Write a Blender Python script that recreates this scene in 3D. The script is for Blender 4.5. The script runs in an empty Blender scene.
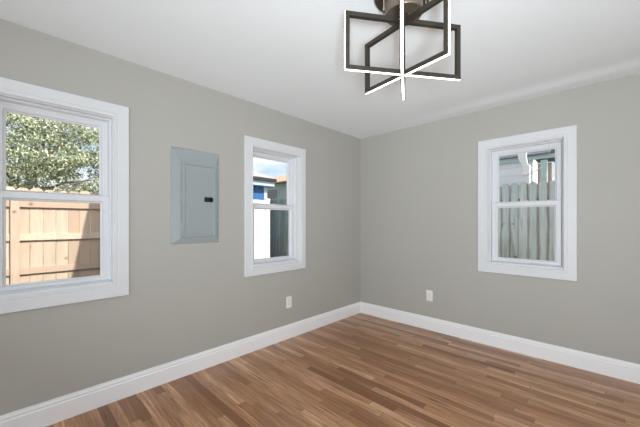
import bpy, bmesh, math, random
from mathutils import Vector, Matrix

scene = bpy.context.scene
col = scene.collection
R = math.radians

# ------------------------------------------------------------------ camera, sky, sun, lights, exposure
cam_d = bpy.data.cameras.new('camera')
cam = bpy.data.objects.new('camera', cam_d)
col.objects.link(cam)
cam.location = (2.5286, -3.4386, 1.2646)
cam.rotation_euler = (R(90), 0, R(44.009))
cam_d.sensor_width = 36
cam_d.lens = 300.47 * 36 / 640
cam_d.shift_y = 8.8 / 640
cam_d.clip_start = 0.02
scene.camera = cam

SKY_STRENGTH = 0.2
SUN_STRENGTH = 5.6
LED_STRENGTH = 7.0
SIDE_FILL_POWER = 25.0
BACK_FILL_POWER = 27.0
BOUNCE_FILL_POWER = 42.0
SUN_DIR = Vector((-1.0, -0.12, -0.78)).normalized()      # the way the light travels

world = bpy.data.worlds.new('sky')
scene.world = world
world.use_nodes = True
wn, wl = world.node_tree.nodes, world.node_tree.links
wn.clear()
w_out = wn.new('ShaderNodeOutputWorld')
w_bg = wn.new('ShaderNodeBackground')
w_sky = wn.new('ShaderNodeTexSky')
w_sky.sky_type = 'NISHITA'
w_sky.sun_disc = False
w_sky.sun_elevation = R(34)
w_sky.sun_rotation = math.atan2(-SUN_DIR.x, -SUN_DIR.y)
w_sky.air_density = 1.0
w_sky.dust_density = 3.0
w_bg.inputs['Strength'].default_value = SKY_STRENGTH
wl.new(w_sky.outputs[0], w_bg.inputs['Color'])
# thin broken cloud over the blue
w_tc = wn.new('ShaderNodeTexCoord')
w_map = wn.new('ShaderNodeMapping')
w_map.inputs['Scale'].default_value = (1.6, 1.6, 4.0)
w_nz = wn.new('ShaderNodeTexNoise')
w_nz.inputs['Scale'].default_value = 2.6
w_nz.inputs['Detail'].default_value = 6.0
w_rp = wn.new('ShaderNodeValToRGB')
w_rp.color_ramp.elements[0].position = 0.36
w_rp.color_ramp.elements[1].position = 0.66
w_cl = wn.new('ShaderNodeBackground')
w_cl.inputs['Color'].default_value = (0.97, 0.98, 1.0, 1)
w_cl.inputs['Strength'].default_value = 1.4
w_mx = wn.new('ShaderNodeMixShader')
wl.new(w_tc.outputs['Generated'], w_map.inputs[0])
wl.new(w_map.outputs[0], w_nz.inputs['Vector'])
wl.new(w_nz.outputs['Fac'], w_rp.inputs[0])
wl.new(w_rp.outputs[0], w_mx.inputs[0])
wl.new(w_bg.outputs[0], w_mx.inputs[1])
wl.new(w_cl.outputs[0], w_mx.inputs[2])
wl.new(w_mx.outputs[0], w_out.inputs['Surface'])

sun_d = bpy.data.lights.new('sun', 'SUN')
sun_d.energy = SUN_STRENGTH
sun_d.color = (1.0, 0.95, 0.87)
sun_d.angle = R(0.6)
sun = bpy.data.objects.new('sun', sun_d)
col.objects.link(sun)
sun.rotation_euler = SUN_DIR.to_track_quat('-Z', 'Y').to_euler()

# added fill lamp behind the camera, set in an added side opening
side_fill_d = bpy.data.lights.new('side_fill', 'AREA')
side_fill_d.shape = 'RECTANGLE'
side_fill_d.size, side_fill_d.size_y = 2.38, 2.08
side_fill_d.energy = SIDE_FILL_POWER
side_fill_d.color = (0.90, 0.97, 1.03)
side_fill_l = bpy.data.objects.new('side_fill', side_fill_d)
col.objects.link(side_fill_l)
side_fill_l.location = (4.62, -3.4, 1.05)
side_fill_l.rotation_euler = (R(90), 0, R(90))

# added fill lamp behind the camera, aimed at the ceiling like a bounced flash
up_d = bpy.data.lights.new('bounce_fill', 'AREA')
up_d.shape = 'DISK'
up_d.size = 0.5
up_d.energy = BOUNCE_FILL_POWER
up_d.color = (0.90, 0.975, 1.035)
up_l = bpy.data.objects.new('bounce_fill', up_d)
col.objects.link(up_l)
up_l.location = (3.2, -4.1, 0.8)
up_l.rotation_euler = (Vector((1.25, -0.95, 2.5)) - up_l.location).to_track_quat('-Z', 'Y').to_euler()
up_d.spread = R(110)

# second added fill lamp, in an opening made for it in the back wall
back_fill_d = bpy.data.lights.new('back_fill', 'AREA')
back_fill_d.shape = 'RECTANGLE'
back_fill_d.size, back_fill_d.size_y = 2.38, 2.08
back_fill_d.energy = BACK_FILL_POWER
back_fill_d.color = (0.90, 0.97, 1.03)
back_fill_l = bpy.data.objects.new('back_fill', back_fill_d)
col.objects.link(back_fill_l)
back_fill_l.location = (2.0, -5.62, 1.05)
back_fill_l.rotation_euler = (R(90), 0, 0)

scene.view_settings.view_transform = 'Standard'
scene.view_settings.look = 'None'
scene.view_settings.gamma = 1.0
scene.view_settings.use_curve_mapping = False
scene.view_settings.exposure = 0.0
scene.cycles.use_denoising = True
scene.cycles.max_bounces = 12
scene.cycles.diffuse_bounces = 8
scene.cycles.transparent_max_bounces = 32
scene.cycles.sample_clamp_indirect = 8.0

# ------------------------------------------------------------------ helpers
def srgb(r, g, b):
    f = lambda c: ((c / 255 + 0.055) / 1.055) ** 2.4 if c / 255 > 0.04045 else c / 255 / 12.92
    return (f(r), f(g), f(b), 1.0)


class MB:
    """collects geometry; build() links it as one mesh object"""
    def __init__(self):
        self.bm = bmesh.new()

    def face(self, pts, mi=0):
        vs = [self.bm.verts.new(p) for p in pts]
        f = self.bm.faces.new(vs)
        f.material_index = mi
        return f

    def box(self, a, b, m=None, bevel=0.0, mi=0):
        x0, y0, z0 = a
        x1, y1, z1 = b
        ps = [(x0, y0, z0), (x1, y0, z0), (x1, y1, z0), (x0, y1, z0),
              (x0, y0, z1), (x1, y0, z1), (x1, y1, z1), (x0, y1, z1)]
        vs = [self.bm.verts.new(m @ Vector(p) if m else p) for p in ps]
        fs = []
        for q in ((3, 2, 1, 0), (4, 5, 6, 7), (0, 1, 5, 4), (1, 2, 6, 5), (2, 3, 7, 6), (3, 0, 4, 7)):
            f = self.bm.faces.new([vs[i] for i in q])
            f.material_index = mi
            fs.append(f)
        if bevel:
            es = list({e for f in fs for e in f.edges})
            bmesh.ops.bevel(self.bm, geom=es, offset=bevel, segments=2, profile=0.5, affect='EDGES')
        return self

    def tube(self, pts, r, n=8, r_end=None, caps=True):
        pts = [Vector(p) for p in pts]
        rings = []
        for i, p in enumerate(pts):
            d = (pts[min(i + 1, len(pts) - 1)] - pts[max(i - 1, 0)]).normalized()
            up = Vector((0, 0, 1)) if abs(d.z) < 0.9 else Vector((1, 0, 0))
            s = d.cross(up).normalized()
            t = s.cross(d)
            rr = r if r_end is None else r + (r_end - r) * i / (len(pts) - 1)
            rings.append([self.bm.verts.new(p + (s * math.cos(k * 2 * math.pi / n) + t * math.sin(k * 2 * math.pi / n)) * rr) for k in range(n)])
        for a, b in zip(rings, rings[1:]):
            for k in range(n):
                self.bm.faces.new((a[k], a[(k + 1) % n], b[(k + 1) % n], b[k]))
        if caps:
            self.bm.faces.new(rings[0][::-1])
            self.bm.faces.new(rings[-1])
        return self

    def lathe(self, prof, centre=(0, 0, 0), n=48):
        c = Vector(centre)
        rings = []
        for r, z in prof:
            if r < 1e-6:
                rings.append([self.bm.verts.new(c + Vector((0, 0, z)))])
            else:
                rings.append([self.bm.verts.new(c + Vector((r * math.cos(k * 2 * math.pi / n), r * math.sin(k * 2 * math.pi / n), z))) for k in range(n)])
        for a, b in zip(rings, rings[1:]):
            for k in range(n):
                k2 = (k + 1) % n
                if len(a) == 1:
                    self.bm.faces.new((a[0], b[k2], b[k]))
                elif len(b) == 1:
                    self.bm.faces.new((a[k], a[k2], b[0]))
                else:
                    self.bm.faces.new((a[k], a[k2], b[k2], b[k]))
        return self

    def prism(self, poly, f):
        """poly: 2-D outline; f(u, v, s) -> point, s = 0 / 1 for the two ends"""
        a = [self.bm.verts.new(f(u, v, 0)) for u, v in poly]
        b = [self.bm.verts.new(f(u, v, 1)) for u, v in poly]
        n = len(poly)
        for i in range(n):
            self.bm.faces.new((a[i], a[(i + 1) % n], b[(i + 1) % n], b[i]))
        self.bm.faces.new(a[::-1])
        self.bm.faces.new(b)
        return self

    def ring(self, outer, inner, prof, f):
        """mitred picture-frame: closed profile of (t, w), t = 0 outer rect, 1 inner rect; f maps (u, v, w) to a point"""
        o = [(outer[0], outer[2]), (outer[1], outer[2]), (outer[1], outer[3]), (outer[0], outer[3])]
        i = [(inner[0], inner[2]), (inner[1], inner[2]), (inner[1], inner[3]), (inner[0], inner[3])]
        loops = []
        for (ou, ov), (iu, iv) in zip(o, i):
            loops.append([self.bm.verts.new(f(ou + (iu - ou) * t, ov + (iv - ov) * t, w)) for t, w in prof])
        n = len(prof)
        for c in range(4):
            a, b = loops[c], loops[(c + 1) % 4]
            for k in range(n):
                self.bm.faces.new((a[k], a[(k + 1) % n], b[(k + 1) % n], b[k]))
        return self

    def build(self, name, mat, parent=None, smooth=False, loc=None):
        bmesh.ops.recalc_face_normals(self.bm, faces=self.bm.faces)
        me = bpy.data.meshes.new(name)
        self.bm.to_mesh(me)
        self.bm.free()
        for m in (mat if isinstance(mat, (list, tuple)) else [mat]):
            me.materials.append(m)
        if smooth:
            for p in me.polygons:
                p.use_smooth = True
        o = bpy.data.objects.new(name, me)
        col.objects.link(o)
        if parent:
            o.parent = parent
        if loc:
            o.location = loc
        return o


def smooth_by_angle(o, deg=35):
    me = o.data
    bm = bmesh.new()
    bm.from_mesh(me)
    for f in bm.faces:
        f.smooth = True
    for e in bm.edges:
        if len(e.link_faces) == 2 and e.calc_face_angle(0) > R(deg):
            e.smooth = False
    bm.to_mesh(me)
    bm.free()
    return o


def tag(o, label=None, cat=None, group=None, kind=None):
    if label:
        o['label'] = label
    if cat:
        o['category'] = cat
    if group:
        o['group'] = group
    if kind:
        o['kind'] = kind
    return o


def empty(name, loc=(0, 0, 0), rz=0.0):
    o = bpy.data.objects.new(name, None)
    o.empty_display_size = 0.1
    col.objects.link(o)
    o.location = loc
    o.rotation_euler = (0, 0, rz)
    return o


# ------------------------------------------------------------------ materials
class Mat:
    def __init__(self, name, base=(0.8, 0.8, 0.8, 1), rough=0.5, metal=0.0, spec=0.5):
        self.m = bpy.data.materials.new(name)
        self.m.use_nodes = True
        self.nt = self.m.node_tree
        self.n, self.l = self.nt.nodes, self.nt.links
        self.b = self.n['Principled BSDF']
        self.b.inputs['Base Color'].default_value = base
        self.b.inputs['Roughness'].default_value = rough
        self.b.inputs['Metallic'].default_value = metal
        self.b.inputs['Specular IOR Level'].default_value = spec

    def node(self, t, **kw):
        nd = self.n.new(t)
        for k, v in kw.items():
            if k in nd.inputs:
                nd.inputs[k].default_value = v
            else:
                setattr(nd, k, v)
        return nd

    def link(self, a, b):
        self.l.new(a, b)

    def coords(self, scale=(1, 1, 1), kind='Object'):
        tc = self.node('ShaderNodeTexCoord')
        mp = self.node('ShaderNodeMapping')
        mp.inputs['Scale'].default_value = scale
        self.link(tc.outputs[kind], mp.inputs[0])
        return mp.outputs[0]

    def noise(self, vec, scale, detail=4.0, rough=0.5):
        nz = self.node('ShaderNodeTexNoise')
        nz.inputs['Scale'].default_value = scale
        nz.inputs['Detail'].default_value = detail
        nz.inputs['Roughness'].default_value = rough
        self.link(vec, nz.inputs['Vector'])
        return nz.outputs['Fac']

    def ramp(self, fac, stops):
        rp = self.node('ShaderNodeValToRGB')
        el = rp.color_ramp.elements
        while len(el) < len(stops):
            el.new(0.5)
        for e, (p, c) in zip(el, stops):
            e.position = p
            e.color = c
        self.link(fac, rp.inputs[0])
        return rp.outputs[0]

    def math(self, op, a, b=None):
        nd = self.node('ShaderNodeMath', operation=op)
        for i, v in enumerate((a, b)):
            if v is None:
                continue
            if isinstance(v, (int, float)):
                nd.inputs[i].default_value = v
            else:
                self.link(v, nd.inputs[i])
        return nd.outputs[0]

    def mix(self, fac, a, b, mode='MIX'):
        nd = self.node('ShaderNodeMix', data_type='RGBA', blend_type=mode)
        for i, v in ((0, fac), (6, a), (7, b)):
            if isinstance(v, (int, float, tuple)):
                nd.inputs[i].default_value = v
            else:
                self.link(v, nd.inputs[i])
        return nd.outputs[2]

    def bump(self, h, strength=0.1, dist=0.002):
        bp = self.node('ShaderNodeBump')
        bp.inputs['Strength'].default_value = strength
        bp.inputs['Distance'].default_value = dist
        self.link(h, bp.inputs['Height'])
        self.link(bp.outputs[0], self.b.inputs['Normal'])

    def colour(self, sock):
        self.link(sock, self.b.inputs['Base Color'])


def painted(name, c, rough, bump_scale, bump_s, var=0.03, spec=0.4):
    m = Mat(name, c, rough, spec=spec)
    v = m.coords()
    n1 = m.noise(v, 1.3, 3)
    lo = tuple(x * (1 - var) for x in c[:3]) + (1,)
    hi = tuple(min(1, x * (1 + var)) for x in c[:3]) + (1,)
    m.colour(m.ramp(n1, [(0.3, lo), (0.7, hi)]))
    m.bump(m.noise(v, bump_scale, 3), bump_s, 0.0015)
    return m.m


M_wall = painted('greige_wall_paint', srgb(179, 177, 170), 0.62, 260, 0.12, 0.012)
M_ceiling = painted('white_ceiling_paint', srgb(240, 245, 247), 0.8, 220, 0.1, 0.008, 0.25)
M_trim = painted('white_trim_enamel', srgb(221, 223, 225), 0.35, 90, 0.02, 0.004)
M_base = painted('white_baseboard_enamel', srgb(246, 246, 247), 0.3, 90, 0.05, 0.008)
M_vinyl = painted('white_window_vinyl', srgb(222, 224, 227), 0.4, 60, 0.02, 0.006)
M_plate = painted('white_outlet_plastic', srgb(240, 238, 232), 0.35, 80, 0.02, 0.005)
M_slot = Mat('dark_slot', srgb(40, 38, 36), 0.6).m
M_panel = painted('grey_panel_enamel', srgb(156, 164, 165), 0.26, 400, 0.05, 0.02, 0.5)
M_black = painted('black_plastic', srgb(18, 18, 19), 0.35, 200, 0.05, 0.05)
M_screw = Mat('steel_screw', srgb(200, 200, 198), 0.3, 1.0).m
M_bronze = Mat('dark_bronze_metal', srgb(60, 54, 47), 0.42, 0.35)
M_bronze.bump(M_bronze.noise(M_bronze.coords((1, 1, 30)), 40, 2), 0.03, 0.001)
M_bronze = M_bronze.m
M_hub = Mat('led_lit_bronze_hub', srgb(126, 113, 100), 0.4, 0.6).m  # same bronze as the loops, lightened to carry the LED glow
M_nickel = Mat('brushed_nickel', srgb(190, 184, 172), 0.3, 1.0).m

m = Mat('warm_led_diffuser', (1, 1, 1, 1), 0.5)
m.b.inputs['Emission Color'].default_value = (1.0, 0.91, 0.77, 1)
m.b.inputs['Emission Strength'].default_value = LED_STRENGTH
M_led = m.m


def make_glass():
    mt = bpy.data.materials.new('clear_window_glass')
    mt.use_nodes = True
    n, l = mt.node_tree.nodes, mt.node_tree.links
    n.clear()
    out = n.new('ShaderNodeOutputMaterial')
    mx = n.new('ShaderNodeMixShader')
    tr = n.new('ShaderNodeBsdfTransparent')
    tr.inputs[0].default_value = (0.985, 0.987, 0.987, 1)
    gl = n.new('ShaderNodeBsdfGlossy')
    gl.inputs['Roughness'].default_value = 0.02
    fr = n.new('ShaderNodeFresnel')
    fr.inputs['IOR'].default_value = 1.22
    l.new(fr.outputs[0], mx.inputs[0])
    l.new(tr.outputs[0], mx.inputs[1])
    l.new(gl.outputs[0], mx.inputs[2])
    l.new(mx.outputs[0], out.inputs['Surface'])
    return mt


M_glass = make_glass()


def make_floor():
    m = Mat('oak_strip_floor', rough=0.3, spec=0.32)
    tc = m.node('ShaderNodeTexCoord')
    sp = m.node('ShaderNodeSeparateXYZ')
    m.link(tc.outputs['Object'], sp.inputs[0])
    X, Y = sp.outputs[0], sp.outputs[1]
    W, L = 0.057, 0.85
    ys = m.math('DIVIDE', Y, W)
    row = m.math('FLOOR', ys)
    fy = m.math('SUBTRACT', ys, row)
    wn1 = m.node('ShaderNodeTexWhiteNoise', noise_dimensions='1D')
    m.link(row, wn1.inputs['W'])
    # every row has its own shift and its own stick length
    ln = m.math('ADD', m.math('MULTIPLY', m.math('FRACT', m.math('MULTIPLY', wn1.outputs[0], 7.13)), 0.5), L - 0.2)
    xs = m.math('DIVIDE', m.math('ADD', X, m.math('MULTIPLY', wn1.outputs[0], 9.7)), ln)
    cell = m.math('FLOOR', xs)
    fx = m.math('SUBTRACT', xs, cell)
    cb = m.node('ShaderNodeCombineXYZ')
    m.link(cell, cb.inputs[0])
    m.link(row, cb.inputs[1])
    wn2 = m.node('ShaderNodeTexWhiteNoise', noise_dimensions='2D')
    m.link(cb.outputs[0], wn2.inputs['Vector'])
    base = m.ramp(wn2.outputs[0], [(0.0, srgb(128, 84, 56)), (0.10, srgb(164, 117, 83)), (0.45, srgb(204, 153, 114)),
                                   (0.75, srgb(222, 172, 132)), (1.0, srgb(242, 198, 158))])
    # grain: stretched along the strip and shifted per stick
    off = m.node('ShaderNodeVectorMath', operation='MULTIPLY_ADD')
    m.link(wn2.outputs['Color'], off.inputs[0])
    off.inputs[1].default_value = (40, 40, 40)
    m.link(tc.outputs['Object'], off.inputs[2])
    mp = m.node('ShaderNodeMapping')
    mp.inputs['Scale'].default_value = (1.6, 26, 1)
    m.link(off.outputs[0], mp.inputs[0])
    g1 = m.noise(mp.outputs[0], 2.0, 7, 0.68)
    mp2 = m.node('ShaderNodeMapping')
    mp2.inputs['Scale'].default_value = (1.2, 9, 1)
    m.link(off.outputs[0], mp2.inputs[0])
    wv = m.node('ShaderNodeTexWave')
    wv.inputs['Scale'].default_value = 1.6
    wv.inputs['Distortion'].default_value = 7.0
    wv.inputs['Detail'].default_value = 3.0
    wv.bands_direction = 'Y'
    m.link(mp2.outputs[0], wv.inputs['Vector'])
    c1 = m.mix(m.ramp(g1, [(0.28, (0.95, 0.95, 0.95, 1)), (0.46, (0.45, 0.45, 0.45, 1)), (0.62, (0, 0, 0, 1))]), base, srgb(116, 76, 50), 'MIX')
    c2 = m.mix(m.math('MULTIPLY', wv.outputs['Fac'], 0.30), c1, srgb(142, 96, 62), 'MIX')
    big = m.noise(tc.outputs['Object'], 0.9, 2)
    c2 = m.mix(m.math('MULTIPLY', big, 0.22), c2, srgb(172, 122, 82))
    ey = m.math('MINIMUM', fy, m.math('SUBTRACT', 1.0, fy))
    ex = m.math('MINIMUM', fx, m.math('SUBTRACT', 1.0, fx))
    sy = m.math('LESS_THAN', ey, 0.014)
    sx = m.math('LESS_THAN', ex, 0.0018)
    seam = m.math('MAXIMUM', sy, sx)
    m.colour(m.mix(m.math('MULTIPLY', seam, 0.55), c2, srgb(70, 42, 27)))
    rg = m.math('ADD', m.math('MULTIPLY', g1, 0.16), 0.22)
    m.link(rg, m.b.inputs['Roughness'])
    m.b.inputs['Coat Weight'].default_value = 0.2
    m.b.inputs['Coat Roughness'].default_value = 0.22
    m.bump(m.math('SUBTRACT', m.math('MULTIPLY', g1, 0.25), seam), 0.12, 0.0008)
    return m.m


M_floor = make_floor()


def board_mat(name, c_lo, c_hi, c_knot, along=(14, 14, 1.2), rough=0.8, edge=0.0, half=0.06):
    """weathered or fresh sawn boards: the tone differs from board to board, grain runs along z"""
    m = Mat(name, rough=rough, spec=0.2)
    oi = m.node('ShaderNodeObjectInfo')
    tc = m.node('ShaderNodeTexCoord')
    sh = m.node('ShaderNodeVectorMath', operation='MULTIPLY_ADD')
    cb = m.node('ShaderNodeCombineXYZ')
    for i in range(3):
        m.link(oi.outputs['Random'], cb.inputs[i])
    m.link(cb.outputs[0], sh.inputs[0])
    sh.inputs[1].default_value = (31, 17, 23)
    m.link(tc.outputs['Object'], sh.inputs[2])
    mp = m.node('ShaderNodeMapping')
    mp.inputs['Scale'].default_value = along
    m.link(sh.outputs[0], mp.inputs[0])
    g = m.noise(mp.outputs[0], 2.2, 6, 0.6)
    base = m.mix(oi.outputs['Random'], c_lo, c_hi)
    c = m.mix(m.ramp(g, [(0.35, (0, 0, 0, 1)), (0.75, (0.8, 0.8, 0.8, 1))]), base, tuple(x * 0.6 for x in c_hi[:3]) + (1,))
    vo = m.node('ShaderNodeTexVoronoi')
    vo.inputs['Scale'].default_value = 4.2
    m.link(sh.outputs[0], vo.inputs['Vector'])
    k = m.ramp(vo.outputs['Distance'], [(0.06, (1, 1, 1, 1)), (0.13, (0, 0, 0, 1))])
    c = m.mix(m.math('MULTIPLY', k, 0.7), c, c_knot)
    if edge:
        sp = m.node('ShaderNodeSeparateXYZ')
        m.link(tc.outputs['Object'], sp.inputs[0])
        ex = m.math('ADD', m.math('ABSOLUTE', sp.outputs[0]), m.math('MULTIPLY', m.math('SUBTRACT', g, 0.5), 0.03))
        em = m.ramp(ex, [(half - 0.014, (0, 0, 0, 1)), (half, (1, 1, 1, 1))])
        c = m.mix(m.math('MULTIPLY', em, edge), c, c_knot)
        st = m.ramp(m.noise(mp.outputs[0], 1.1, 3, 0.5), [(0.52, (0, 0, 0, 1)), (0.7, (1, 1, 1, 1))])
        c = m.mix(m.math('MULTIPLY', st, 0.55), c, c_knot)
    m.colour(c)
    m.bump(g, 0.3, 0.003)
    return m.m


M_cedar = board_mat('fresh_cedar_boards', srgb(182, 156, 134), srgb(218, 200, 180), srgb(118, 86, 66))
M_shadeboard = board_mat('shaded_weathered_boards', srgb(146, 162, 156), srgb(200, 214, 208), srgb(108, 114, 108), edge=0.5)  # same weathered fence, its shade put into a darker board colour
M_greyboard = board_mat('weathered_grey_green_boards', srgb(192, 207, 207), srgb(226, 236, 237), srgb(112, 98, 90), edge=0.8)
M_rail = board_mat('weathered_rail', srgb(110, 108, 104), srgb(128, 124, 120), srgb(84, 76, 70), along=(1.2, 14, 14))


def make_grass():
    m = Mat('dry_lawn', rough=0.95, spec=0.1)
    v = m.coords()
    m.colour(m.ramp(m.noise(v, 5, 6, 0.65), [(0.3, srgb(84, 88, 56)), (0.55, srgb(116, 112, 80)), (0.75, srgb(140, 130, 100))]))
    m.bump(m.noise(v, 60, 4), 0.6, 0.02)
    return m.m


M_lawn = make_grass()


def make_leaf():
    m = Mat('pale_green_leaves', rough=0.5, spec=0.4)
    g = m.node('ShaderNodeNewGeometry')
    m.colour(m.ramp(g.outputs['Random Per Island'], [(0.0, srgb(84, 102, 84)), (0.35, srgb(146, 160, 130)),
                                                     (0.7, srgb(202, 208, 180)), (1.0, srgb(238, 238, 224))]))
    tl = m.node('ShaderNodeBsdfTranslucent')
    tl.inputs[0].default_value = srgb(170, 190, 96)
    mx = m.node('ShaderNodeMixShader')
    mx.inputs[0].default_value = 0.12
    out = m.n['Material Output']
    m.link(m.b.outputs[0], mx.inputs[1])
    m.link(tl.outputs[0], mx.inputs[2])
    m.link(mx.outputs[0], out.inputs['Surface'])
    return m.m


M_leaf = make_leaf()
M_bark = painted('grey_bark', srgb(104, 96, 92), 0.9, 30, 0.8, 0.2, 0.1)


def siding(name, c, period, vertical=False, depth=0.9):
    m = Mat(name, c, 0.6, spec=0.3)
    tc = m.node('ShaderNodeTexCoord')
    sp = m.node('ShaderNodeSeparateXYZ')
    m.link(tc.outputs['Object'], sp.inputs[0])
    s = m.math('ADD', sp.outputs[0], sp.outputs[1]) if vertical else sp.outputs[2]
    fr = m.math('FRACT', m.math('DIVIDE', s, period))
    h = m.math('LESS_THAN', fr, 0.06) if vertical else fr
    dk = tuple(x * 0.6 for x in c[:3]) + (1,)
    v = m.noise(m.coords(), 3, 3)
    base = m.ramp(v, [(0.3, tuple(x * 0.94 for x in c[:3]) + (1,)), (0.7, c)])
    m.colour(m.mix(m.math('MULTIPLY', m.math('LESS_THAN', fr, 0.06), 0.4), base, dk))
    m.bump(m.math('SUBTRACT', 1.0, h), depth, 0.01)
    return m.m


M_blue = siding('blue_board_siding', srgb(52, 104, 160), 0.2, True)
M_paleblue = painted('pale_blue_trim_paint', srgb(186, 212, 222), 0.5, 30, 0.1, 0.04)
M_whitevinyl = siding('white_vinyl_boards', srgb(240, 242, 246), 0.15, True, 0.4)
M_paleside = siding('pale_lavender_siding', srgb(242, 244, 250), 0.2)
M_teal = painted('pale_teal_paint', srgb(176, 200, 200), 0.6, 30, 0.1, 0.05)
M_greysiding = siding('grey_green_siding', srgb(160, 178, 180), 0.18)
M_white = painted('white_exterior_paint', srgb(240, 240, 240), 0.5, 40, 0.1, 0.02)
M_brown = painted('brown_grey_porch_wall', srgb(150, 138, 134), 0.7, 30, 0.1, 0.06)
M_darkwin = Mat('dark_far_window', srgb(84, 92, 100), 0.15).m


def shingle(name, c):
    m = Mat(name, c, 0.9, spec=0.15)
    v = m.coords()
    br = m.node('ShaderNodeTexBrick')
    br.inputs['Scale'].default_value = 5
    br.inputs['Color1'].default_value = c
    br.inputs['Color2'].default_value = tuple(x * 0.8 for x in c[:3]) + (1,)
    br.inputs['Mortar'].default_value = tuple(x * 0.5 for x in c[:3]) + (1,)
    br.inputs['Mortar Size'].default_value = 0.015
    m.link(v, br.inputs['Vector'])
    m.colour(br.outputs['Color'])
    return m.m


M_pinkroof = shingle('pinkish_shingles', srgb(206, 186, 184))
M_tanroof = shingle('tan_shingles', srgb(222, 190, 160))
M_greyroof = shingle('grey_shingles', srgb(128, 132, 142))
M_brick = shingle('red_brown_brick', srgb(150, 96, 78))
M_gutter = painted('dark_gutter_metal', srgb(34, 40, 50), 0.5, 40, 0.05, 0.05)
M_cable = Mat('pale_cable', srgb(214, 208, 204), 0.5).m

# ------------------------------------------------------------------ room shell
H = 2.44
XE, YB = 4.6, -5.6          # far ends of the room, behind the camera
T = 0.16

UC1, UC2, UC3 = -3.2295, -1.4715, 1.924
V_OFF = {1: 0.0, 2: 0.0, 3: 0.014}
OPEN = (-0.312, 0.312, 0.823, 2.013)


def wall(name, ucuts, holes, f, thick, mat=M_wall, v0=-0.12, v1=2.6):
    """one connected slab with real openings; holes: (u0, u1, v0, v1)"""
    us = sorted(set([ucuts[0], ucuts[1]] + [h[0] for h in holes] + [h[1] for h in holes]))
    vs = sorted(set([v0, v1] + [h[2] for h in holes] + [h[3] for h in holes]))
    bm = bmesh.new()
    cache = {}

    def V(u, v, w):
        k = (u, v, w)
        if k not in cache:
            cache[k] = bm.verts.new(f(u, v, w))
        return cache[k]

    def solid(i, j):
        if i < 0 or j < 0 or i >= len(us) - 1 or j >= len(vs) - 1:
            return False
        mu, mv = (us[i] + us[i + 1]) / 2, (vs[j] + vs[j + 1]) / 2
        return not any(h[0] < mu < h[1] and h[2] < mv < h[3] for h in holes)
    for i in range(len(us) - 1):
        for j in range(len(vs) - 1):
            if not solid(i, j):
                continue
            a, b, c, d = us[i], us[i + 1], vs[j], vs[j + 1]
            for w in (0, -thick):
                bm.faces.new((V(a, c, w), V(b, c, w), V(b, d, w), V(a, d, w)))
            for di, dj, p, q in ((-1, 0, (a, c), (a, d)), (1, 0, (b, c), (b, d)), (0, -1, (a, c), (b, c)), (0, 1, (a, d), (b, d))):
                if not solid(i + di, j + dj):
                    bm.faces.new((V(*p, 0), V(*q, 0), V(*q, -thick), V(*p, -thick)))
    mb = MB()
    mb.bm.free()
    mb.bm = bm
    return tag(mb.build(name, mat), kind='structure')


FL = lambda u, v, w: (w, u, v)            # on the left wall: u runs along y, w into the room
FR = lambda u, v, w: (u, -w, v)           # on the right wall: u runs along x


def hole(uc, k):
    return (uc + OPEN[0], uc + OPEN[1], OPEN[2] + V_OFF[k], OPEN[3] + V_OFF[k])


wall('wall_left', (YB - T, T), [hole(UC1, 1), hole(UC2, 2)], FL, T)
wall('wall_right', (0.0, XE + T), [hole(UC3, 3)], FR, T)
wall('wall_back', (0.0, XE + T), [(0.8, 3.2, 0.0, 2.1)], lambda u, v, w: (u, YB + w, v), T)
wall('wall_side', (YB, 0.0), [(-4.6, -2.2, 0.0, 2.1)], lambda u, v, w: (XE - w, u, v), T)
# closed shells added behind the two openings to keep outdoor light out
for nm, (a, b), cut in (('blocker_back', ((0.4, YB - T - 1.5, -0.1), (3.6, YB - T, 2.5)), 'y'), ('blocker_side', ((XE + T, -5.0, -0.1), (XE + T + 1.5, -1.8, 2.5)), 'x')):
    mb = MB()
    mb.box(a, b)
    for fc in list(mb.bm.faces):
        c = fc.calc_center_median()
        if (cut == 'y' and abs(c.y - b[1]) < 1e-4) or (cut == 'x' and abs(c.x - a[0]) < 1e-4):
            mb.bm.faces.remove(fc)
    o = mb.build(nm, M_ceiling)
    o.modifiers.new('thick', 'SOLIDIFY').thickness = -0.08
    tag(o, kind='structure')

MB().box((0, YB, -0.1), (XE, 0, 0)).build('floor', M_floor)['kind'] = 'structure'

# ceiling: plasterboard with the slightly swollen joint along the right wall
prof = [(YB, 0.0), (-0.62, 0.0), (-0.52, 0.002), (-0.42, 0.009), (-0.33, 0.016), (-0.27, 0.018), (-0.22, 0.012),
        (-0.175, 0.001), (-0.13, -0.004), (-0.08, -0.004), (0.0, -0.004)]
mb = MB()
sx = [(0.0, 0.0), (0.5, 0.04), (0.9, 0.25), (1.3, 0.6), (1.8, 0.85), (2.4, 1.0), (XE, 1.0)]
rows = [[mb.bm.verts.new((x, y, H + dz * k * 0.75)) for y, dz in prof] for x, k in sx]
for r0, r1 in zip(rows, rows[1:]):
    for i in range(len(prof) - 1):
        mb.bm.faces.new((r0[i], r0[i + 1], r1[i + 1], r1[i]))
top = [mb.bm.verts.new(p) for p in ((0, YB, H + 0.12), (0, 0, H + 0.12), (XE, 0, H + 0.12), (XE, YB, H + 0.12))]
mb.bm.faces.new(top)
mb.bm.faces.new(rows[0] + [top[1], top[0]])
mb.bm.faces.new(rows[-1] + [top[2], top[3]])
mb.bm.faces.new([r[0] for r in rows] + [top[3], top[0]])
mb.bm.faces.new([r[-1] for r in rows] + [top[2], top[1]])
ceil = mb.build('ceiling', M_ceiling)
ceil['kind'] = 'structure'
smooth_by_angle(ceil, 40)

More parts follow.
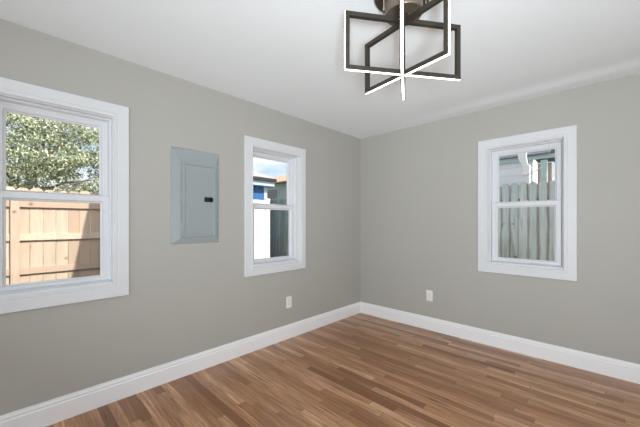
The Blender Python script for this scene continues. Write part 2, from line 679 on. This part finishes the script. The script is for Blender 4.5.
# baseboards: a flat board with a moulded cap
BP = [(0, 0), (0.016, 0), (0.016, 0.112), (0.011, 0.117), (0.011, 0.122), (0.0125, 0.126), (0.0115, 0.133), (0.0075, 0.141), (0.0065, 0.15), (0, 0.15)]


def baseboard(name, f):
    o = MB().prism(BP, f).build(name, M_base)
    o['kind'] = 'structure'
    return o


baseboard('baseboard_left', lambda d, z, s: (d, (YB + d) if s == 0 else -d, z))
baseboard('baseboard_right', lambda d, z, s: (d if s == 0 else XE - d, -d, z))
baseboard('baseboard_back', lambda d, z, s: (d if s == 0 else XE - d, YB + d, z))

# ------------------------------------------------------------------ windows
def make_window(name, uc, k, F, label):
    dv = V_OFF[k]
    du = 0.010 if k == 1 else 0.0        # this sash hangs a little off centre in its frame
    f = lambda u, v, w: F(uc + u, v + dv, w)
    root = empty(name, F(uc, 0.823 + dv, 0))
    tag(root, label, 'window', kind='structure')
    inv = Matrix.Translation(-Vector(root.location))
    g = lambda u, v, w: inv @ Vector(f(u, v, w))

    def part(nm, mat, mb, parent=root):
        return mb.build(nm, mat, parent)

    # flat casing with a raised back edge and an eased inner edge, mitred at the corners
    part('casing', M_trim, MB().ring((-0.397, 0.397, 0.738, 2.098), (-0.306, 0.306, 0.829, 2.007),
         [(0, 0), (0, 0.017), (0.03, 0.020), (0.70, 0.020), (0.74, 0.0165), (0.80, 0.0165), (0.84, 0.0195), (0.95, 0.0195), (1, 0.015), (1, 0)], g))
    part('jamb', M_trim, MB().ring((-0.312, 0.312, 0.823, 2.013), (-0.300, 0.300, 0.835, 2.001),
         [(0, 0), (0, -T - 0.01), (1, -T - 0.01), (1, 0)], g))
    # vinyl frame: stepped tracks for the two sashes
    fr = part('frame', M_vinyl, MB().ring((-0.300, 0.300, 0.835, 2.001), (-0.268, 0.268, 0.858, 1.972),
         [(0, -0.045), (0, -0.145), (1, -0.145), (1, -0.132), (0.5, -0.130), (0.5, -0.101), (0.9, -0.099), (0.9, -0.093), (0.42, -0.091), (0.42, -0.055), (0.22, -0.045)], g))
    SASH = [(0, -0.004), (0, -0.032), (1, -0.032), (1, -0.016), (0.86, -0.007), (0.80, 0.0), (0.06, 0.0)]

    def sash(nm, outer, inner, wf):
        s = part(nm, M_vinyl, MB().ring(outer, inner, [(t, wf + w) for t, w in SASH], g))
        a = (inner[0] - 0.006, inner[1] + 0.006, inner[2] - 0.006, inner[3] + 0.006)
        part('glazing_bead', M_vinyl, MB().ring((inner[0] - 0.004, inner[1] + 0.004, inner[2] - 0.004, inner[3] + 0.004),
             (inner[0] + 0.006, inner[1] - 0.006, inner[2] + 0.006, inner[3] - 0.006),
             [(0, wf - 0.012), (0, wf - 0.022), (1, wf - 0.022), (0.8, wf - 0.016)], g), s)
        mb = MB()
        p0, p1 = g(a[0], a[2], wf - 0.021), g(a[1], a[3], wf - 0.025)
        lo = [min(x, y) for x, y in zip(p0, p1)]
        hi = [max(x, y) for x, y in zip(p0, p1)]
        mb.box(lo, hi)
        part('pane', M_glass, mb, s)
        return s

    sash('upper_sash', (du - 0.285, du + 0.285, 1.414, 1.986), (du - 0.237, du + 0.237, 1.457, 1.944), -0.099)
    lo = sash('lower_sash', (du - 0.283, du + 0.283, 0.848, 1.452), (du - 0.237, du + 0.237, 0.884, 1.403), -0.057)

    def gbox(mb, a, b, bevel=0.0):
        p0, p1 = g(*a), g(*b)
        mb.box([min(x, y) for x, y in zip(p0, p1)], [max(x, y) for x, y in zip(p0, p1)], bevel=bevel)
        return mb
    # cam lock on the meeting rail, two tilt latches and a lift rail on the bottom rail
    mb = MB()
    gbox(mb, (-0.034, 1.452, -0.084), (0.034, 1.461, -0.062), 0.002)
    lk = part('sash_lock', M_vinyl, mb, lo)
    mb = MB()
    gbox(mb, (-0.012, 1.461, -0.078), (0.026, 1.468, -0.068), 0.002)
    tag(part('lock_lever', M_nickel, mb, lo), 'grey metal lock lever')
    for s in (-1, 1):
        mb = MB()
        gbox(mb, (s * 0.252 - 0.018, 1.452, -0.082), (s * 0.252 + 0.018, 1.456, -0.064), 0.0012)
        part('tilt_latch', M_vinyl, mb, lo)
    mb = MB()
    gbox(mb, (-0.22, 0.858, -0.058), (0.22, 0.866, -0.049), 0.002)
    part('lift_rail', M_vinyl, mb, lo)
    # sloping vinyl sill in front of the lower sash
    mb = MB()
    mb.prism([(0.835, -0.0), (0.843, -0.0), (0.858, -0.055), (0.858, -0.09), (0.835, -0.09)],
             lambda v, w, s: g(-0.2985 if s == 0 else 0.2985, v, w - 0.002))
    part('sill', M_vinyl, mb)
    return root


make_window('window_1', UC1, 1, FL, 'white double-hung window at the left edge, looking on a sunny wooden fence and tree')
make_window('window_2', UC2, 2, FL, 'white double-hung window right of the grey electrical panel')
make_window('window_3', UC3, 3, FR, 'white double-hung window on the right wall, looking on a weathered picket fence')

# ------------------------------------------------------------------ electrical panel on the left wall
pan = empty('electrical_panel', (0, -2.3365, 1.088))
tag(pan, 'grey metal electrical breaker panel mounted on the greige wall between two windows', 'electrical panel')
y0, y1, zt = -0.2035, 0.2035, 0.785
mb = MB()
# cover: pressed sheet with sloping margins around a raised field
FP = lambda u, v, w: (w, u, v)
mb.ring((y0, y1, 0, zt), (y0 + 0.066, y1 - 0.03, 0.045, zt - 0.11), [(0, 0.0), (0, 0.004), (0.04, 0.008), (1, 0.020), (1, 0.0)], FP)
mb.build('cover', M_panel, pan)
mb = MB()
mb.box((0.0, y0 + 0.066, 0.045), (0.0195, y1 - 0.03, zt - 0.11))
mb.build('inner_field', M_panel, pan)
mb = MB()
mb.ring((y0 + 0.074, y1 - 0.04, 0.055, zt - 0.116), (y0 + 0.106, y1 - 0.066, 0.075, zt - 0.136), [(0, 0.0196), (0, 0.0235), (0.10, 0.032), (0.8, 0.032), (1, 0.024), (1, 0.0196)], FP)
mb.box((0.0196, y0 + 0.105, 0.074), (0.0245, y1 - 0.065, zt - 0.135))
dr = mb.build('door', M_panel, pan)
for z in (0.14, 0.37, 0.6):
    mb = MB()
    mb.tube([(0.022, y0 + 0.0715, z - 0.03), (0.022, y0 + 0.0715, z + 0.03)], 0.0045, 8)
    mb.build('hinge', M_panel, dr)
mb = MB()
mb.box((0.0242, 0.062, 0.352), (0.0335, 0.138, 0.392), bevel=0.003)
lt = mb.build('latch', M_black, dr)
tag(lt, 'black plastic latch')
mb = MB()
mb.box((0.0335, 0.074, 0.361), (0.038, 0.098, 0.383), bevel=0.002)
mb.build('latch_slide', M_slot, lt)
for (yy, zz) in ((y0 + 0.022, zt - 0.118), (y1 - 0.016, zt - 0.118), (y0 + 0.022, 0.2), (y1 - 0.016, 0.2), (y0 + 0.022, zt - 0.012), (y1 - 0.016, 0.014)):
    mb = MB()
    mb.lathe([(0.0, 0.006), (0.0045, 0.0052), (0.0065, 0.002), (0.0065, -0.004), (0, -0.004)], n=14)
    sc = mb.build('screw', M_screw, pan, smooth=True, loc=(0.0115, yy, zz))
    sc.rotation_euler = (0, R(90), 0)

# ------------------------------------------------------------------ outlets
def outlet(name, F, u, v, label):
    root = empty(name, F(u, v, 0))
    tag(root, label, 'outlet', 'white duplex outlets above the baseboards')
    b = Vector(root.location)
    g = lambda a, c, d: Vector(F(u + a, v + c, d)) - b

    def gb(a, c, bev=0.0):
        p, q = g(*a), g(*c)
        return MB().box([min(i, j) for i, j in zip(p, q)], [max(i, j) for i, j in zip(p, q)], bevel=bev)
    gb((-0.038, -0.062, 0.0), (0.038, 0.062, 0.006), 0.0022).build('cover_plate', M_plate, root)
    for s in (-1, 1):
        rc = gb((-0.0165, s * 0.0195 - 0.0145, 0.005), (0.0165, s * 0.0195 + 0.0145, 0.008), 0.0012).build('receptacle', M_plate, root)
        for a in (-0.0065, 0.0065):
            gb((a - 0.0012, s * 0.0195 - 0.001, 0.0079), (a + 0.0012, s * 0.0195 + 0.008, 0.0083)).build('slot', M_slot, rc)
        gb((-0.0022, s * 0.0195 - 0.009, 0.0079), (0.0022, s * 0.0195 - 0.0045, 0.0083)).build('ground_hole', M_slot, rc)
    sc = gb((-0.003, -0.003, 0.0055), (0.003, 0.003, 0.0075), 0.0008)
    sc.build('screw', M_screw, root)


outlet('wall_outlet', FL, -1.313, 0.392, 'white wall outlet on the left wall below the small window beside the corner')
outlet('wall_outlet', FR, 1.0, 0.402, 'white wall outlet on the right wall, between the corner and the window')

# ------------------------------------------------------------------ ceiling light: three crossed square-tube loops on a round canopy
YAW = R(44.009)
rv = Vector((math.cos(YAW), math.sin(YAW), 0))
fv = Vector((-math.sin(YAW), math.cos(YAW), 0))
cpos = Vector((2.5286, -3.4386, 0))
loc2 = lambda X, D: cpos + rv * X + fv * D
LC = loc2(0.425, 1.525)
lamp = empty('ceiling_light', (LC.x, LC.y, H))
tag(lamp, 'dark bronze ceiling light of three crossed rectangular loops with glowing edges', 'ceiling light')
zz = lambda z: z - H
mb = MB()
mb.lathe([(0, 0), (0.140, 0), (0.148, -0.004), (0.148, -0.022), (0.142, -0.030), (0.100, -0.034), (0, -0.034)])
smooth_by_angle(mb.build('canopy', M_bronze, lamp))
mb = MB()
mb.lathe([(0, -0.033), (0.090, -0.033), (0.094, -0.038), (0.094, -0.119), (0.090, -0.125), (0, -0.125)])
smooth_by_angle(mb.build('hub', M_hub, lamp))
mb = MB()
mb.lathe([(0, -0.124), (0.022, -0.124), (0.022, -0.152), (0, -0.152)], n=24)
smooth_by_angle(mb.build('stem', M_bronze, lamp))
for s in (-1, 1):
    mb = MB()
    q = rv * (0.104 * s) - fv * 0.02
    mb.lathe([(0, -0.030), (0.0045, -0.030), (0.0045, -0.105), (0.007, -0.107), (0.007, -0.117), (0, -0.118)], (q.x, q.y, 0), n=12)
    smooth_by_angle(mb.build('standoff', M_nickel, lamp))
TB = 0.0105          # half the tube's width
for (pa, pb, ztop, zbot) in (((0.132, 1.465), (0.719, 1.570), 2.280, 2.019),
                            ((0.273, 1.731), (0.564, 1.335), 2.279, 2.018),
                            ((0.364, 1.336), (0.489, 1.763), 2.262, 2.000)):
    a, b = loc2(*pa) - LC, loc2(*pb) - LC
    d = (b - a).normalized()
    n = Vector((-d.y, d.x, 0))
    mid = (a + b) / 2
    L = (b - a).length
    fm = lambda u, v, w, mid=mid, d=d, n=n: (mid + d * u + n * w) + Vector((0, 0, v))
    t, z0, z1 = TB, zz(zbot), zz(ztop)
    loop = MB().ring((-L / 2 - t, L / 2 + t, z0 - t, z1 + t), (-L / 2 + t, L / 2 - t, z0 + t, z1 - t), [(0, -t), (0, t), (1, t), (1, -t)], fm).build('loop_frame', M_bronze, lamp)
    # the diffuser strip set along the loop's outer face
    e = 0.0055
    o = t + 0.0012
    for nm, u0, u1, v0, v1 in (('led_strip', -L / 2 - o, -L / 2 - t + 0.002, z0 - t, z1 + t), ('led_strip', L / 2 + t - 0.002, L / 2 + o, z0 - t, z1 + t),
                               ('led_strip', -L / 2 - o, L / 2 + o, z0 - o, z0 - t + 0.002)):
        mb = MB()
        ps = [fm(u, v, w) for u in (u0, u1) for v in (v0, v1) for w in (-e, e)]
        vs = [mb.bm.verts.new(p) for p in ps]
        for q in ((0, 1, 3, 2), (4, 6, 7, 5), (0, 4, 5, 1), (2, 3, 7, 6), (0, 2, 6, 4), (1, 5, 7, 3)):
            mb.bm.faces.new([vs[i] for i in q])
        tag(mb.build(nm, M_led, loop), 'glowing warm white diffuser strip')

# ------------------------------------------------------------------ outside
GZ = -0.15
MB().box((-40, -30, GZ - 0.3), (20, 40, GZ)).build('ground', M_lawn)['kind'] = 'structure'
# unseen block added outside the left wall to cast the fence shadow
mb = MB()
mb.prism([(-2.43, GZ), (-1.80, GZ), (-1.80, 5.0), (-1.98, 5.0), (-2.43, 2.6)], lambda u, v, s: ((-0.165 if s == 0 else -0.6), u, v))
tag(mb.build('shadow_caster', M_brick), kind='structure')


def dog_ear(w, z0, z1, r):
    pts = [(-w / 2, z0), (w / 2, z0), (w / 2, z1 - r)]
    for k in range(1, 8):
        a = math.pi * k / 8
        pts.append((w / 2 * math.cos(a), z1 - r + r * math.sin(a)))
    pts.append((-w / 2, z1 - r))
    return pts


def fence(name, label, cat, loc, rz, n, pitch, w, ztop, rails, rail_side, mat, rounded, posts, seed):
    """runs along local x from the empty; face at local -y; rail_side -1 = rails on the near face"""
    rnd = random.Random(seed)
    root = empty(name, loc, rz)
    tag(root, label, cat)
    if rounded:
        poly = dog_ear(w, 0.03, ztop, w * 0.5)
    else:
        poly = [(-w / 2, 0.03), (w / 2, 0.03), (w / 2, ztop - 0.03), (w / 2 - 0.03, ztop), (-w / 2 + 0.03, ztop), (-w / 2, ztop - 0.03)]
    src = MB().prism(poly, lambda u, v, s: (u, -0.009 if s == 0 else 0.009, v)).build('picket', mat, root)
    for i in range(n):
        o = src if i == 0 else src.copy()
        if i:
            col.objects.link(o)
            o.parent = root
        o.location = (i * pitch + rnd.uniform(-0.003, 0.003), rnd.uniform(-0.002, 0.002), rnd.uniform(-0.012, 0.012))
    L = n * pitch
    for z in rails:
        mb = MB().box((-0.08, 0.011 if rail_side > 0 else -0.051, z - 0.045), (L, 0.051 if rail_side > 0 else -0.011, z + 0.045), bevel=0.003)
        mb.build('rail', M_cedar if mat == M_cedar else M_rail, root)
    for x in posts:
        yy = (0.052, 0.142) if rail_side > 0 else (-0.142, -0.052)
        MB().box((x - 0.045, yy[0], 0), (x + 0.045, yy[1], ztop - 0.09), bevel=0.004).build('post', M_cedar if mat == M_cedar else M_rail, root)
    return root


# fresh cedar fence beyond the left window (face towards +x)
fence('wooden_fence', 'sunlit tan wooden fence with rails and a post, beyond the left window', 'fence',
      (-3.5, -6.0, GZ), R(90), 38, 0.142, 0.136, 1.905, (0.72, 1.20, 1.675), -1, M_cedar, False, (0.2, 2.62, 5.2), 3)
# weathered dog-eared fence beyond the right window, running on behind the left-wall window's view
fence('wooden_fence', 'weathered grey-green picket fence with rounded tops outside the right-wall window', 'fence',
      (-2.1, 2.6, GZ), 0, 46, 0.1325, 0.122, 2.085, (0.45, 1.78), 1, M_greyboard, True, (0.3, 2.4, 4.6), 5)
fence('wooden_fence', 'shade-darkened weathered board fence running on behind the corner of the blue shed', 'fence',
      (-7.6, 2.6, GZ), 0, 35, 0.15, 0.128, 2.19, (0.45, 1.85), 1, M_shadeboard, True, (0.3, 2.7, 5.0), 8)

# big leafy tree behind the cedar fence
rnd = random.Random(11)
tr = empty('leafy_tree', (-10.4, -3.0, GZ))
tag(tr, 'large pale green leafy tree rising behind the tan fence', 'tree')
mb = MB()
mb.tube([(0, 0, 0), (0.05, 0.05, 1.0), (0.0, 0.1, 2.0), (0.1, 0.0, 3.2)], 0.2, 10, 0.11)
tips = []
mb.build('trunk', M_bark, tr, smooth=True)
for k in range(12):
    a = k * 2.4
    z = 1.5 + 0.14 * k
    e = Vector((1.7 * math.cos(a), 1.9 * math.sin(a), z + rnd.uniform(0.4, 1.6)))
    mb = MB()
    mb.tube([(0.03, 0.05, z), e * 0.5 + Vector((0, 0, z * 0.5 + 0.1)), e], 0.06, 7, 0.012)
    mb.build('branch', M_bark, tr, smooth=True)
me_v, me_f = [], []
for c in range(300):
    while True:
        p = Vector((rnd.uniform(-1, 1), rnd.uniform(-1, 1), rnd.uniform(-1, 1)))
        if 0.25 < p.length < 1:
            break
    p = Vector((p.x * 1.7, p.y * 2.5, p.z * 1.9 + 3.5))
    if rnd.random() < 0.04:
        continue
    for k in range(150):
        q = p + Vector((rnd.gauss(0, 0.19), rnd.gauss(0, 0.2), rnd.gauss(0, 0.1)))
        s = rnd.uniform(0.026, 0.05)
        m3 = Matrix.Rotation(rnd.uniform(0, 6.28), 3, 'Z') @ Matrix.Rotation(rnd.gauss(0.3, 0.9), 3, 'X') @ Matrix.Rotation(rnd.gauss(0, 0.8), 3, 'Y')
        i0 = len(me_v)
        for lx, ly, lz in ((0, -1.3, 0), (0.55, -0.2, 0.12), (0, 1.4, 0), (-0.55, -0.2, 0.12)):
            me_v.append(q + m3 @ Vector((lx * s, ly * s, lz * s)))
        me_f += [(i0, i0 + 1, i0 + 2), (i0, i0 + 2, i0 + 3)]
lm = bpy.data.meshes.new('foliage')
lm.from_pydata([tuple(v) for v in me_v], [], me_f)
lm.materials.append(M_leaf)
lo_ = bpy.data.objects.new('foliage', lm)
col.objects.link(lo_)
lo_.parent = tr

# blue shed with its eave towards us
shed = empty('blue_shed', (-4.9, 1.7, GZ))
tag(shed, 'blue shed with pale trim and dark gutter, seen through the left-wall window beside the corner', 'shed')
def sbox(nm, mat, a, b, parent=shed, bevel=0.0):
    org = Vector(parent.location) if parent.parent is None else Vector(parent.parent.location)
    return MB().box(Vector(a) - org, Vector(b) - org, bevel=bevel).build(nm, mat, parent)
sbox('wall', M_blue, (-8.2, -0.4, GZ), (-4.9, 1.92, 2.34))
sbox('corner_board', M_paleblue, (-4.92, 1.83, GZ), (-4.87, 1.94, 2.32))
sbox('fascia', M_paleblue, (-4.68, -0.7, 2.325), (-4.63, 2.03, 2.455))
sbox('soffit', M_paleblue, (-4.9, -0.7, 2.325), (-4.68, 2.03, 2.345))
gut = sbox('gutter', M_gutter, (-4.63, -0.7, 2.455), (-4.53, 2.04, 2.535))
mb = MB()
org = Vector(shed.location)
mb.prism([(-4.60, 2.535), (-4.60, 2.56), (-6.55, 3.18), (-8.54, 2.56), (-8.54, 2.53), (-6.55, 3.13)], lambda x, z, s: Vector((x, -0.7 if s == 0 else 2.03, z)) - org)
mb.build('roof', M_pinkroof, shed)

# white vinyl fence panel in front of the shed
vf = empty('vinyl_fence', (-4.35, 0.0, GZ))
tag(vf, 'sunlit white vinyl fence panel standing in front of the blue shed', 'fence')
sbox('board_panel', M_whitevinyl, (-4.37, -0.3, GZ + 0.08), (-4.33, 1.50, 1.80), vf)
sbox('top_rail', M_white, (-4.39, -0.3, 1.78), (-4.31, 1.50, 1.87), vf)
sbox('bottom_rail', M_white, (-4.39, -0.3, GZ + 0.05), (-4.31, 1.50, GZ + 0.18), vf)
for yy in (-0.35, 1.55):
    p = sbox('post', M_white, (-4.41, yy - 0.06, GZ), (-4.29, yy + 0.06, 1.92), vf)

# far house behind the weathered fence
fh = empty('far_house', (-13.0, 8.0, GZ))
tag(fh, 'far grey-green house with tan roof beyond the weathered fence', 'house')
sbox('wall', M_greysiding, (-17.0, 8.0, GZ), (-9.0, 12.0, 3.62), fh)
wnd = sbox('window', M_greysiding, (-13.35, 7.95, 2.55), (-12.0, 8.02, 3.35), fh)
sbox('pane', M_darkwin, (-13.25, 7.93, 2.62), (-12.12, 7.96, 3.28), wnd)
mb = MB()
org = Vector(fh.location)
mb.prism([(7.7, 3.6), (7.7, 3.68), (10, 4.55), (12.3, 3.68), (12.3, 3.6), (10, 4.45)], lambda y, z, s: Vector((-17.4 if s == 0 else -8.7, y, z)) - org)
mb.build('roof', M_tanroof, fh)

# bare winter tree against the sky beyond the far house
bt = empty('bare_tree', (-13.5, 14.0, GZ))
tag(bt, 'bare twiggy tree against the pale sky above the shed roof', 'tree')
rnd = random.Random(4)
mb = MB()
mb.tube([(0, 0, 0), (0.1, 0, 2.5), (0, 0, 5.0)], 0.22, 8, 0.12)
mb.build('trunk', M_bark, bt, smooth=True)
def twig(mb, p, d, L, r, depth):
    q = p + d * L
    mb.tube([p, (p + q) / 2 + Vector((rnd.uniform(-1, 1), rnd.uniform(-1, 1), 0)) * L * 0.06, q], r, 5, r * 0.55)
    if depth:
        for k in range(3):
            nd = (d + Vector((rnd.uniform(-1, 1), rnd.uniform(-1, 1), rnd.uniform(-0.25, 0.7))) * 0.75).normalized()
            twig(mb, p + d * L * rnd.uniform(0.55, 1.0), nd, L * rnd.uniform(0.6, 0.8), r * 0.55, depth - 1)
for k in range(6):
    a = k * 1.05
    mb = MB()
    twig(mb, Vector((0, 0, 3.2 + 0.3 * k)), Vector((math.cos(a) * 0.8, math.sin(a) * 0.8, 0.75)).normalized(), 1.3, 0.07, 4)
    mb.build('branch', M_bark, bt)

# neighbour's house with a porch, seen over the pickets through the right window
nh = empty('neighbour_house', (0.6, 5.6, GZ))
tag(nh, 'pale house with porch post and eave, close behind the weathered picket fence', 'house')
sbox('wall', M_paleside, (-3.0, 5.50, GZ), (1.16, 6.3, 2.84), nh)
sbox('fascia', M_teal, (-3.2, 5.39, 2.785), (1.9, 5.43, 2.88), nh)
sbox('soffit', M_white, (-3.2, 5.43, 2.84), (1.9, 5.52, 2.86), nh)
mb = MB()
org = Vector(nh.location)
mb.prism([(5.34, 2.88), (5.34, 2.91), (5.85, 3.25), (6.6, 2.91), (6.6, 2.88), (5.85, 3.19)], lambda y, z, s: Vector((-3.3 if s == 0 else 1.52, y, z)) - org)
mb.build('roof', M_greyroof, nh)
sbox('porch_wall', M_brown, (1.16, 6.2, GZ), (1.45, 6.3, 2.80), nh)
sbox('pilaster', M_teal, (1.33, 5.40, GZ), (1.45, 5.52, 2.75), nh)
pp = sbox('porch_post', M_white, (1.04, 5.02, GZ), (1.17, 5.15, 2.62), nh, 0.008)
mb = MB()
mb.prism([(1.04, 2.50), (1.17, 2.50), (1.19, 2.56), (1.12, 2.66), (1.10, 2.80), (1.10, 2.97), (0.93, 2.97), (0.94, 2.80), (1.0, 2.66), (1.03, 2.6)],
         lambda x, z, s: Vector((x, 5.03 if s == 0 else 5.14, z)) - org)
mb.build('bracket', M_white, nh)
mb = MB()
mb.tube([Vector(p) - org for p in ((1.0, 5.0, 2.37), (1.2, 5.0, 2.40), (1.42, 5.0, 2.53))], 0.012, 6)
tag(mb.build('cable', M_cable, nh), 'pale sagging cable')

# white outbuilding right of the porch
ob = empty('white_outbuilding', (2.6, 7.0, GZ))
tag(ob, 'bright white outbuilding right of the porch, behind the picket fence', 'outbuilding')
org = Vector(ob.location)
mb = MB()
mb.prism([(1.55, GZ), (4.6, GZ), (4.6, 2.3), (3.1, 2.9), (1.9, 2.45), (1.55, 2.6)], lambda x, z, s: Vector((x, 7.0 if s == 0 else 9.5, z)) - org)
mb.build('wall', M_white, ob)
mb = MB()
mb.prism([(1.35, 3.02), (1.40, 3.08), (2.2, 2.42), (2.15, 2.36)], lambda x, z, s: Vector((x, 6.85 if s == 0 else 9.6, z)) - org)
mb.build('roof', M_greyroof, ob)
